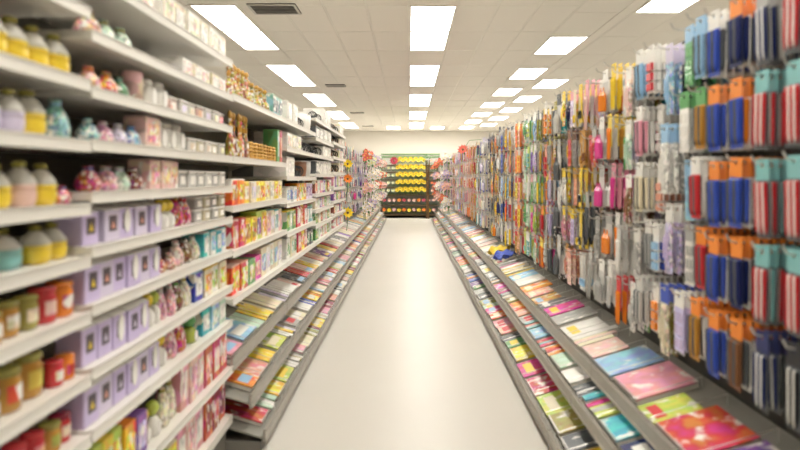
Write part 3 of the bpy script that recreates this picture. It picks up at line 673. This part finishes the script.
for ci,(d,kind,rows) in enumerate(NEAR):
    kind=SWAP.get(ci,kind)
    d=d if ci<7 else d*.0+NEAR[6][0]+(ci-6)*.1225; d=clear_joint(d)
    rows=rows.split(); dz=rp.uniform(-.045,.02) if ci>6 else rp.uniform(-.012,.012)
    lens=1.0; zs=list(HZ)
    if ci>7 and rp.random()<.3: rows=[rows[0],rows[1],rows[3],rows[4]]; lens=1.22; zs=[HZ[0],1.58,1.255,.93]
    for ri,spec in enumerate(rows):
        body,hdr=spec.split('/'); z=zs[ri]+dz+rp.uniform(-.003,.003); add_hook('R',d,z)
        npk=9 if d<2.6 else 7; gap=.0268 if d<2.6 else .033
        if kind=='glue_card': npk=4; gap=.05
        if kind=='clear_pouch': gap=max(gap,.034)
        x0=XB-HOOK_L+.022+(rp.choice([0,0,.02,.04]) if ci>6 else 0)
        npk=min(npk,int((XB-.02-x0)/gap))
        rown=ROWN[ri] if ri<len(rows)-1 else 'lowest'
        for k in range(npk):
            rot=(rp.uniform(-.03,.03),rp.uniform(-.01,.015) if k==0 else rp.uniform(-.012,.012),rp.uniform(-.05,.05) if k==0 else rp.uniform(-.03,.03))
            loc=(x0+gap*k,d+rp.uniform(-.001,.001),z-.0032); sc=(1,WID.get(kind,.66),lens)
            front=body
            if k>0:
                bd=rp.choice([front,front,front,'white','charcoal',hdr]) if ci<9 else rp.choice([front,front,'white','silver',hdr,rp.choice(list(C))])
            else: bd=body
            if k==0: lab='front %s %s with %s header on %s hook of %s right row'%(body,KINDN[kind][0],hdr,nth(ci+1),rown)
            else: lab='%s %s, %s from front on %s hook of the %s right row'%(bd,KINDN[kind][0],nth(k+1),nth(ci+1),rown)
            if k==0:
                o=link(kind,None,None,loc,rot,sc); tag(o,lab,'stationery',g)
                link('header_card',part_me(kind,'h'),o,color=C[hdr])
                bc={'clear_pouch':body,'pen_pack':'charcoal','marker_pack':body,'glue_card':'silver','sticker_sheet':body}.get(kind,hdr)
                link('backing_card' if kind!='clear_pouch' else 'pouch',part_me(kind,'c'),o,color=C[bc])
                link(KINDN[kind][1],part_me(kind,'g'),o,color=C[body])
            else:
                o=link(kind,whole_me(kind,hdr),None,loc,rot,sc,color=C[bd]); tag(o,lab,'stationery',g)
LASTY=NEAR[6][0]+(len(NEAR)-7)*.1225
# far packs: the front pack of every hook is a thing, the packs behind are one object per side
SF=MB(); stuffs={'R':MB(),'L':MB()}
themes=[['mint','lime','pink','skyblue','lilac'],['charcoal','grey','navy','silver','white'],['orange','yellow','amber','red','salmon'],['white','blush','lavender','silver','cream'],['magenta','pink','lilac','purple','white'],['green','mint','lime','white','teal'],['skyblue','white','blue','silver','lavender']]
KL=['pen_pack','marker_pack','scissors_card','glue_card','clear_pouch','clear_pouch','sticker_sheet','brush_set','brush_set','eraser_card']
def far(side,y,y1,pitch,pins):
    s=1 if side=='R' else -1; ci=0; left=0
    while y<y1:
        yy=clear_joint(y); ci+=1
        if left==0: theme=rp.choice(themes); left=rp.choice([1,2,3]); kd=rp.choice(KL)
        left-=1; dz=rp.uniform(-.05,.02); xo=rp.choice([0,0,.02,.045])
        for a,b_,t in pins:
            if a<=yy<b_: theme=t
        for ri in range(5):
            if side=='L' and ri==0 and rp.random()<.2: continue
            z=HZ[ri]+dz+(.02 if side=='L' else 0)+rp.uniform(-.003,.003); add_hook(side,yy,z)
            body=rp.choice(theme); hdr=rp.choice(theme+['white','cream']); kind=kd if rp.random()<.7 else rp.choice(KL)
            o=link(kind,whole_me(kind,hdr),None,(s*(XB-HOOK_L+.022+xo),yy,z-.0035),(0,0,(0 if side=='R' else PI)+rp.uniform(-.08,.08)),(1,.85,1),C[body])
            tag(o,'%s %s with %s header, %s far hook along %s %s row'%(body,KINDN[kind][0],hdr,nth(ci),ROWN[ri],SIDEW[side]),'stationery','far packs on the %s'%SIDEW[side])
            for k in range(1,4):
                x=s*(XB-HOOK_L+.022+xo+.045*k); w=.036; bm='hdr_'+rp.choice([body,body,'white',rp.choice(theme)])
                st=stuffs[side]
                for za,zb_ in ((z-.047,z-.008),(z+.006,z+.014)): st.box((x-.001,yy-w,za),(x+.001,yy+w,zb_),'hdr_'+hdr)
                for ya_,yb_ in ((-w,-.008),(.008,w)): st.box((x-.001,yy+ya_,z-.008),(x+.001,yy+yb_,z+.006),'hdr_'+hdr)
                st.box((x-.001,yy-w,z-.21),(x+.001,yy+w,z-.048),bm)
                for j in (-.024,0,.024): 
                    a,b_=sorted((x-s*.002,x-s*.012)); st.box((a,yy+j-.009,z-.205),(b_,yy+j+.009,z-.055),bm)
        y+=pitch
far('R',LASTY+.13,17.3,.14,[(6.6,7.0,['yellow','amber','charcoal','orange']),(9.2,10.2,['salmon','orange','blush','pink']),(7.2,7.6,['navy','charcoal','grey'])])
far('L',8.0,17.3,.16,[(8,9.4,['white','salmon','grey','lilac']),(12,13,['lilac','purple','white'])])
for sd in 'RL':
    o=link('hanging_pack_backs',stuffs[sd].mesh('hanging_pack_backs'),None); o['kind']='stuff'
    tag(o,'packs hanging behind the front ones on the far %s pegboard'%SIDEW[sd],'stationery')

# ------------------------------------------------------------------ flowers
def bloom(m,R,n,pm,cm,layers=2,cr=.3,up=.25):
    for l in range(layers):
        r=R*(1-.22*l); 
        for k in range(n):
            a=2*PI*(k+.5*l)/n; da=PI/n*.95; c=math.cos; s=math.sin; q=R*.08*l
            m.add([(R*.2*c(a),R*.2*s(a),q),(r*.65*c(a-da),r*.65*s(a-da),q+r*up*.5),(r*c(a),r*s(a),q+r*up),(r*.65*c(a+da),r*.65*s(a+da),q+r*up*.5)],[(0,1,2,3)],pm)
    m.lathe([(R*cr,0),(R*cr,R*.14),(R*cr*.7,R*.22),(R*.05,R*.25)],cm,10)
def flower_me(pm,cm,R,n=11,stem=.22,cr=.3):
    m=MB(); b=MB(); bloom(b,R,n,pm,cm,cr=cr)
    for mt in b.mats: m.mi(mt)
    M=Matrix.Translation((0,0,stem))@Matrix.Rotation(math.radians(62),4,'X')
    o=len(m.v); m.v+=[tuple(M@Vector(v)) for v in b.v]; m.f+=[tuple(i+o for i in f) for f in b.f]; m.m+=[m.mats.index(b.mats[i]) for i in b.m]
    m.tube([(0,.02,0),(0,.03,stem*.6),(0,.012,stem)],.006,'leaf',4)
    for s in (-1,1): m.add([(0,.03,stem*.35),(s*.04,0,stem*.5),(s*.075,-.01,stem*.55),(s*.045,.035,stem*.42)],[(0,1,2,3)],'leaf')
    return m.mesh('flower')
def flower(name,me_parts,label,loc,rot=(0,0,0),sc=1,cat='flower',group=None):
    return tag(link(name,me_parts,None,loc,rot,(sc,)*3),label,cat,group)
# end-of-aisle flower display
DY=19.6
disp=link('flower_display',None,None,(0,DY,0)); tag(disp,'tiered flower display with green header strips at the end of the aisle','display rack')
mb=MB(); mb.box((-1.0,.30,0),(1.1,.34,2.14),'white_card'); link('back_panel',mb.mesh('display_back'),disp)
for z in (2.20,2.10):
    mb=MB(); mb.box((-1.0,.26,z-.02),(1.1,.298,z+.02),'green_paint'); link('header_strip',mb.mesh('header_strip'),disp)
mb=MB(); mb.box((-1.0,.30,2.141),(1.1,.34,2.22),'white_card'); link('header_board',mb.mesh('header_board'),disp)
ZR=[1.80,1.54,1.28,1.02,.76]
for i,z in enumerate(ZR+[.42,.10]):
    mb=MB(); dpt=-.02-.15*i; mb.box((-.98,dpt+.12,z-.012),(1.08,.299,z),'leaf' if i<5 else 'tray'); sh=link('shelf',mb.mesh('display_shelf'),disp)
    mb=MB(); mb.box((-.98,dpt+.108,z-.012),(1.08,dpt+.12,z+.015),'brown'); link('front_rail',mb.mesh('front_rail'),sh)
for x in (-.99,1.085):
    mb=MB(); mb.box((x-.012,-.82,0),(x+.012,.299,2.1),'shelf_white'); link('side_post',mb.mesh('side_post'),disp)
tallsun=flower_me('petal_yellow','brown',.088,12,.225,.22); sun=flower_me('petal_yellow','brown',.088,12,.17,.22); pale=flower_me('petal_pale','petal_yellow',.075,9,.16,.2); pinkf=flower_me('petal_pink','petal_yellow',.068,8,.16,.2); redf=flower_me('petal_red','brown',.068,9,.16,.2); orf=flower_me('petal_orange','brown',.068,9,.16,.2); corf=flower_me('petal_coral','petal_yellow',.068,9,.16,.2)
rf=random.Random(5)
for i,z in enumerate(ZR):
    dpt=-.02-.15*i; yb=DY+dpt+.12
    for k in range(11):          # two staggered rows of heads: low ones in front, tall ones behind
        x=-.40+.092*k; row=k%2
        flower('sunflower',tallsun if row else sun,'yellow sunflower with dark centre, %s along the %s tier of the display'%(nth(k+1),nth(i+1)),(x,yb+(.0 if row==0 else .09),z+.001),(0,0,rf.uniform(-.08,.08)),1.0,group='sunflowers on the end display')
    for k in range(3 if i else 1):
        flower('pale_flower',pale,'pale green flower, %s along the %s tier left of the sunflowers'%(nth(k+1),nth(i+1)),(-.88+.165*k,yb+.03,z+.001),(0,0,rf.uniform(-.08,.08)),1.0,group='pale flowers on the end display')
    for k in range(2):
        flower('dried_flower',corf if i%2 else pinkf,'%s flower, %s along the %s tier right of the sunflowers'%(('pink','coral')[i%2],nth(k+1),nth(i+1)),(.80+.165*k,yb+.03,z+.001),(0,0,rf.uniform(-.08,.08)),1.0,group='flowers right of the sunflowers')
for k in range(11):
    nmx=['red','pink','pink','orange'][k%4]
    flower('potted_flower',{'red':redf,'pink':pinkf,'orange':orf}[nmx],'%s flower, %s along the lower shelf of the end display'%(nmx,nth(k+1)),(-.84+.168*k,DY-.64,.421),(0,0,rf.uniform(-.08,.08)),1.08,group='flowers on the lower display shelf')
    nmx=['orange','yellow','pink','yellow'][k%4]
    flower('potted_flower',{'yellow':sun,'pink':pinkf,'orange':orf}[nmx],'%s flower, %s along the bottom shelf of the end display'%(nmx,nth(k+1)),(-.84+.168*k,DY-.78,.101),(0,0,rf.uniform(-.08,.08)),0.93 if nmx=='yellow' else 1.08,group='flowers on the bottom display shelf')
# bouquets hung over the aisle from the far bays
def bouquet(pm):
    m=MB(); rr=random.Random(3)
    for k in range(9):
        a=2.4*k; r=.03*math.sqrt(k); b=MB(); bloom(b,.048,7,pm,'petal_yellow',2,.2,.3)
        M=Matrix.Translation((r*math.cos(a),-.05+.02*math.cos(k),.02+r*math.sin(a)))@Matrix.Rotation(math.radians(75)+rr.uniform(-.5,.3),4,'X')@Matrix.Rotation(rr.uniform(-.6,.6),4,'Y')
        o=len(m.v); ids=[m.mi(x) for x in b.mats]; m.v+=[tuple(M@Vector(v)) for v in b.v]; m.f+=[tuple(i+o for i in f) for f in b.f]; m.m+=[ids[i] for i in b.m]
    bl=m.mesh('blooms')
    m=MB()
    for k in range(5):
        a=2*PI*k/5; m.tube([(.05*math.cos(a),-.01,.05*math.sin(a)),(.012*math.cos(a),.05,-.10),(.02*math.cos(a),.07,-.22)],.004,'leaf',4)
    for k in range(6):
        a=2*PI*k/6; p=Vector((.05*math.cos(a),.0,.05*math.sin(a))); q=Vector((.13*math.cos(a),-.02,.12*math.sin(a))); t=Vector((-math.sin(a),0,math.cos(a)))*.02
        m.add([p,(p+q)/2+t,q,(p+q)/2-t],[(0,1,2,3)],'leaf')
    return bl,m.mesh('stems')
BQ={'lilac':bouquet('petal_lilac'),'white':bouquet('petal_white'),'pink':bouquet('petal_pink'),'coral':bouquet('petal_coral'),'pale green':bouquet('petal_pale')}
for side,ys,xf in (('left',[10.4,11.5,12.6,13.7,14.8,15.9,17.0],-.875),('right',[12.2,13.4,14.6,15.8,17.0],.88)):
    sgn=-1 if side=='left' else 1
    for j,y in enumerate(ys):
        for lv,z in enumerate((1.72,1.42,1.12,.82)):
            if rf.random()<.12: continue
            cn=rf.choice(['lilac','white','pink','white','coral','pale green'] if side=='left' else ['white','pink','coral','white','lilac'])
            sx=-1 if side=='left' else 1
            o=link('flower_bouquet',None,None,(sgn*(TIERS['L' if side=='left' else 'R'][2][0]-.0165)-sgn*.050,y,z+rf.uniform(-.04,.04)),(0,0,.5 if side=='left' else -.5),(1.1,1.1,1.1))
            tag(o,'%s bouquet over the far %s trays, %s along, %s from top'%(cn,side,nth(j+1),nth(lv+1)),'flowers','bouquets along the %s'%side)
            link('blooms',BQ[cn][0],o); link('stems',BQ[cn][1],o)
        lp=TIERS['L' if side=='left' else 'R'][2]
        o=link('flower_pole',None,None,(sgn*(lp[0]-.0165),y+.088,lp[1]+.01)); tag(o,'thin wire pole clipped to the far %s tray lip, %s along'%(side,nth(j+1)),'stand','bouquet poles')
        m=MB(); m.tube([(0,0,0),(0,0,1.9-lp[1])],.006,'wire',6); link('pole',m.mesh('pole'),o)
        m=MB(); a_,b__=sorted((sgn*.0005,sgn*.0070)); m.box((a_,-.02,.01),(b__,.02,.035),'wire'); link('clip',m.mesh('clip'),o)
# dried stems with green top
st=link('stem_bundle',None,None,(.62,DY-1.1,0)); tag(st,'tall brown dried stem bundle with green tips beside the sunflowers','plant')
mb=MB()
for k in range(9):
    a=2*PI*k/9; mb.tube([(.05*math.cos(a),.05*math.sin(a),.0),(.035*math.cos(a+.5),.035*math.sin(a+.5),1.0),(.075*math.cos(a),.075*math.sin(a),1.95)],.010,'brown',5)
link('stems',mb.mesh('stems'),st)
mb=MB()
for k in range(26):
    a=rf.uniform(0,2*PI); r=rf.uniform(.05,.15); z=rf.uniform(1.9,2.2); u=Vector((math.cos(a),math.sin(a),.6)); p=Vector((.05*math.cos(a),.05*math.sin(a),z-.1)); t=Vector((-math.sin(a),math.cos(a),0))*.03
    q=p+u*r; mb.add([p,p+u*r*.5+t,q,p+u*r*.5-t],[(0,1,2,3)],'leaf')
link('green_tips',mb.mesh('green_tips'),st)
# larger flower picks clipped along the aisle
def big(pm,cm,R,n,name,label,loc,rot,stalk):
    o=link(name,None,None,loc,rot); tag(o,label,'flower')
    m=MB(); bloom(m,R,n,pm,cm,3,.2,.35); link('petals',m.mesh('petals'),o)
    m=MB(); m.tube([(0,0,-.002),(stalk[0]*.3,stalk[1]*.5,stalk[2]*(.95 if stalk[2]>0 else .6)-.01),stalk],.005,'leaf',5); sm_=link('stem',m.mesh('stem'),o); sm_.rotation_euler=o.rotation_euler.to_matrix().inverted().to_euler()
    m=MB()
    for k in range(4):
        a=PI*k/2+.4; m.add([(0,0,-.01),(R*.6*math.cos(a-.3),R*.6*math.sin(a-.3),-.02),(R*1.05*math.cos(a),R*1.05*math.sin(a),-.01),(R*.6*math.cos(a+.3),R*.6*math.sin(a+.3),-.02)],[(0,1,2,3)],'leaf')
    link('leaves',m.mesh('leaves'),o)
TB=(math.radians(70),0,math.radians(25))
for i,(y,pm,nmx) in enumerate(((164,'petal_yellow','golden yellow'),(179,'petal_orange','bright orange'),(213,'petal_yellow','large yellow'))):
    x_,y_,z_=px(347.5,y,7.68); big(pm,'brown',.075 if i<2 else .085,9,'flower_pick','%s artificial flower clipped to the %s of the white shelving end'%(nmx,('top','middle','foot')[i]),(x_,y_,z_),TB,(-.02,.06,-.25))
x_,y_,z_=px(394,161,19.55); big('petal_red','brown',.17,12,'flower_pick','large dark pink artificial flower left of the sunflowers',(x_,y_,z_),(math.radians(75),0,0),(0,.175,-.139))
x_,y_,z_=px(463,150,9.3); big('petal_coral','brown',.10,10,'flower_pick','coral red artificial flower above the far right pegboard',(x_,y_,z_),(math.radians(60),0,-.4),(.37,.06,.182))
# crumpled cloths left on the top right tray
def cloth(m):
    n=9; rr=random.Random(9); vs=[]
    for i in range(n):
        for j in range(n):
            u,v=i/(n-1)-.5,j/(n-1)-.5
            vs.append((u*.22,v*.16,.03+.018*math.sin(9*u+4*v)+.012*math.cos(13*v)+rr.uniform(-.004,.004)-.05*(u*u+v*v)))
    m.add(vs,[(i*n+j,(i+1)*n+j,(i+1)*n+j+1,i*n+j+1) for i in range(n-1) for j in range(n-1)],'paint')
    m.add([(x,y,z-.012) for x,y,z in vs],[(i*n+j,i*n+j+1,(i+1)*n+j+1,(i+1)*n+j) for i in range(n-1) for j in range(n-1)],'paint')
clm=M1(cloth,'cloth',True)
for c,y,lab in (('yellow',6.35,'crumpled yellow cloth pouch lying on the top right tray'),('blue',5.95,'crumpled blue cloth pouch lying on the top right tray')):
    o=link('cloth_pouch',clm,None,(1.02,y,395e-3+.12*SLOPE+.085),(0,-TILT,.4),(1,1.3,1.2),C[c]); tag(o,lab,'pouch')
